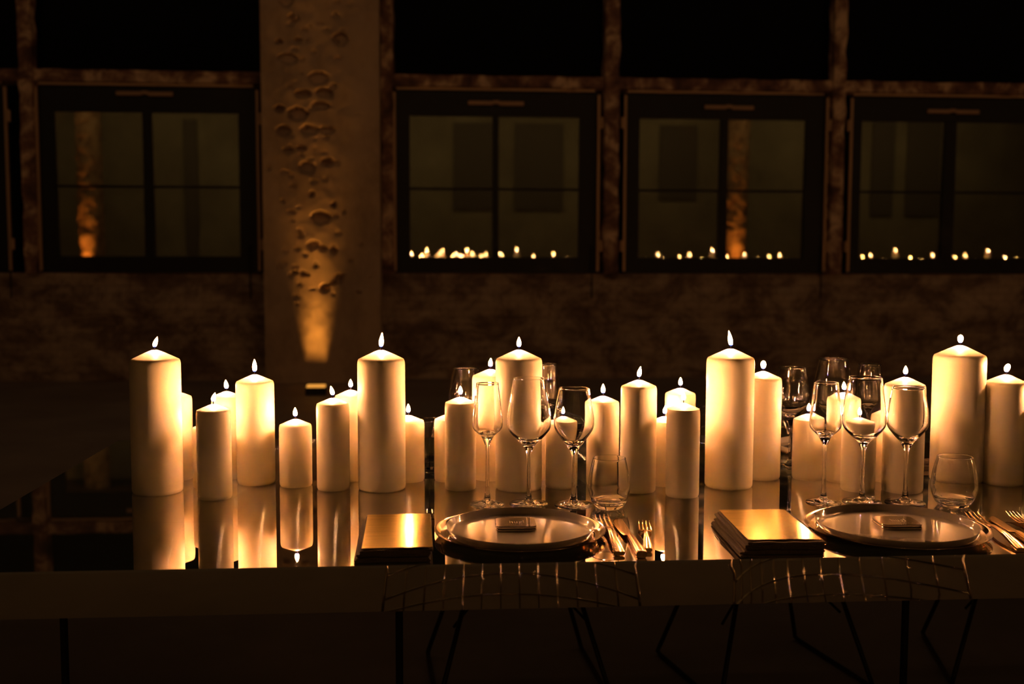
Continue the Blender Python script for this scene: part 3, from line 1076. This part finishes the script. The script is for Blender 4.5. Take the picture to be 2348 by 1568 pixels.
def knife(label, A, B):
    d = B - A; rz = math.atan2(-d.x, d.y)
    root = empty('knife', (A.x, A.y, TZ), rz)
    tag(root, label, 'knife', 'gold cutlery')
    Ln = d.length
    q = MB()
    loft(q, sm5([(0, .0065, .0088, .0055, 0), (Ln * .03, .0068, .0092, .0058, 0), (Ln * .2, .0066, .0078, .0054, 0), (Ln * .38, .0062, .0062, .0050, 0), (Ln * .46, .0060, .0055, .0046, 0)]))
    q.build('handle', M['gold_cut'], root, smooth=True, angle=50)
    q = MB()
    loft(q, sm5([(Ln * .455, .0060, .0050, .0030, 0), (Ln * .52, .0055, .0085, .0012, -.003), (Ln * .75, .0045, .0105, .0010, -.004), (Ln * .92, .0035, .0090, .0009, -.003), (Ln, .0028, .0025, .0007, .002)]))
    q.build('blade', M['gold_cut'], root, smooth=True, angle=50)


def tp(px, py, z=.006): return Vector((*pt(px, py, 2, TZ + z)[:2], 0))


fork(.2, 'gold dinner fork touching the right rim of the left charger', tp(1420, 1266), tp(1379, 1180, .01), 1.12)
knife('gold knife between the two forks of the left setting', tp(1472, 1272), tp(1417, 1184))
fork(.18, 'small gold fork lying apart at the right of the left setting', tp(1485, 1258), tp(1477, 1193, .01), .92)
fork(.2, 'gold dinner fork overlapping the right rim of the right charger', tp(2345, 1258), tp(2226, 1174, .01), 1.12)
knife('gold knife at the right picture edge beside the dinner fork', tp(2392, 1262), tp(2274, 1180))
fork(.18, 'small gold fork at the right picture edge, tines only in view', tp(2440, 1246), tp(2318, 1173, .01), .92)


# ------------------------------------------------------------------ wire chairs
def shell_point(u, v):
    """u across -1..1, v from seat front (0) to top of back (1); +y is where the chair faces"""
    ctrl = [(.23, .435), (.20, .452), (.08, .440), (-.06, .415), (-.165, .425), (-.215, .50), (-.245, .60), (-.275, .70), (-.30, .765)]
    s_ = v * (len(ctrl) - 1)
    i = min(int(s_), len(ctrl) - 2); t = s_ - i
    p0 = ctrl[max(i - 1, 0)]; p1 = ctrl[i]; p2 = ctrl[i + 1]; p3 = ctrl[min(i + 2, len(ctrl) - 1)]
    f = lambda a, b, c, d: .5 * (2 * b + (c - a) * t + (2 * a - 5 * b + 4 * c - d) * t * t + (3 * b - a - 3 * c + d) * t ** 3)
    y = f(p0[0], p1[0], p2[0], p3[0]); z = f(p0[1], p1[1], p2[1], p3[1])
    hwv = .245 + .035 * sin(pi * min(1, v * 1.1)) if v < .75 else .272 - .05 * (v - .75) / .25
    bk_ = max(0, min(1, (v - .38) / .25))
    e = abs(u) ** 2.0
    y += bk_ * .19 * e
    z += (1 - bk_) * .055 * e * (.3 + .7 * min(1, v / .2)) - bk_ * .03 * e * max(0, (v - .8) / .2)
    return (hwv * u * (1 - .02 * e), y, z)


def chair(X, Y, rz, label, group):
    root = empty('wire_chair', (X, Y, 0), rz)
    tag(root, label, 'chair', group)
    if 'me' not in chair.__dict__:
        q = MB()
        NU, NV = 13, 17
        for i in range(1, NU):
            u = -1 + 2 * i / NU
            q.tube([shell_point(u, j / 48) for j in range(49)], .0024, 6)
        for j in range(1, NV):
            q.tube([shell_point(-1 + 2 * i / 32, j / NV) for i in range(33)], .0024, 6)
        chair.me = q.mesh('wire_shell', M['chrome'], True)
        q = MB()
        rim = [shell_point(-1 + 2 * i / 24, 0) for i in range(25)] + [shell_point(1, j / 48) for j in range(1, 48)] + [shell_point(1 - 2 * i / 24, 1) for i in range(25)] + [shell_point(-1, 1 - j / 48) for j in range(1, 48)]
        q.tube(rim, .0034, 8, closed=True)
        chair.rim = q.mesh('rim_wire', M['chrome'], True)
        chair.legs = []
        for s_ in (-1, 1):
            q = MB()
            pts = [(s_ * .12, .10, .425), (s_ * .235, .19, .03), (s_ * .24, .195, .012), (s_ * .24, .17, .007), (s_ * .24, -.20, .007), (s_ * .24, -.225, .012), (s_ * .235, -.22, .03), (s_ * .12, -.13, .40)]
            q.tube(pts, .0068, 10)
            chair.legs.append(q.mesh('sled_leg', M['blackrod'], True))
        q = MB()
        q.tube([(-.12, .10, .425), (.12, .10, .425)], .006, 8); q.tube([(-.12, -.13, .40), (.12, -.13, .40)], .006, 8)
        q.tube([(-.19, .1, .2), (0, .02, .40), (.19, .1, .2)], .004, 8)
        chair.brace = q.mesh('brace', M['blackrod'], True)
        chair.me.name = 'wire_shell'
    for nm, me in [('wire_shell', chair.me), ('rim_wire', chair.rim), ('leg', chair.legs[0]), ('leg', chair.legs[1]), ('brace', chair.brace)]:
        o = bpy.data.objects.new(nm, me); COL.objects.link(o); o.parent = root
    return root


# near chairs stand back from the table; the polished apron mirrors them
def mirrored(px, py, D):
    P_ = EYE + (fwd + rgt * ((px - IW / 2) / FPX) + upv * ((IH / 2 - py) / FPX)) * D
    return P_.x, 2 * EY - P_.y


x_, y_ = mirrored(1157, 1350, 2.46)
chair(x_, y_ + .235, radians(3), 'near wire chair mirrored in the table apron below the left plate', 'near wire chairs')
x_, y_ = mirrored(1884, 1350, 2.46)
chair(x_, y_ + .235, radians(-7), 'near wire chair mirrored in the table apron below the right plate', 'near wire chairs')
# far chairs, facing the table
for (px, rz_, lab) in ((1182, 4, 'far wire chair opposite the left setting, legs seen under the table'), (1752, 12, 'far wire chair opposite the right setting, legs seen under the table'), (2345, -14, 'far wire chair at the right edge, legs seen under the table')):
    p = pt(px, 1440, 1, 3.06)
    chair(p.x, 3.06, pi + radians(rz_), lab, 'far wire chairs')
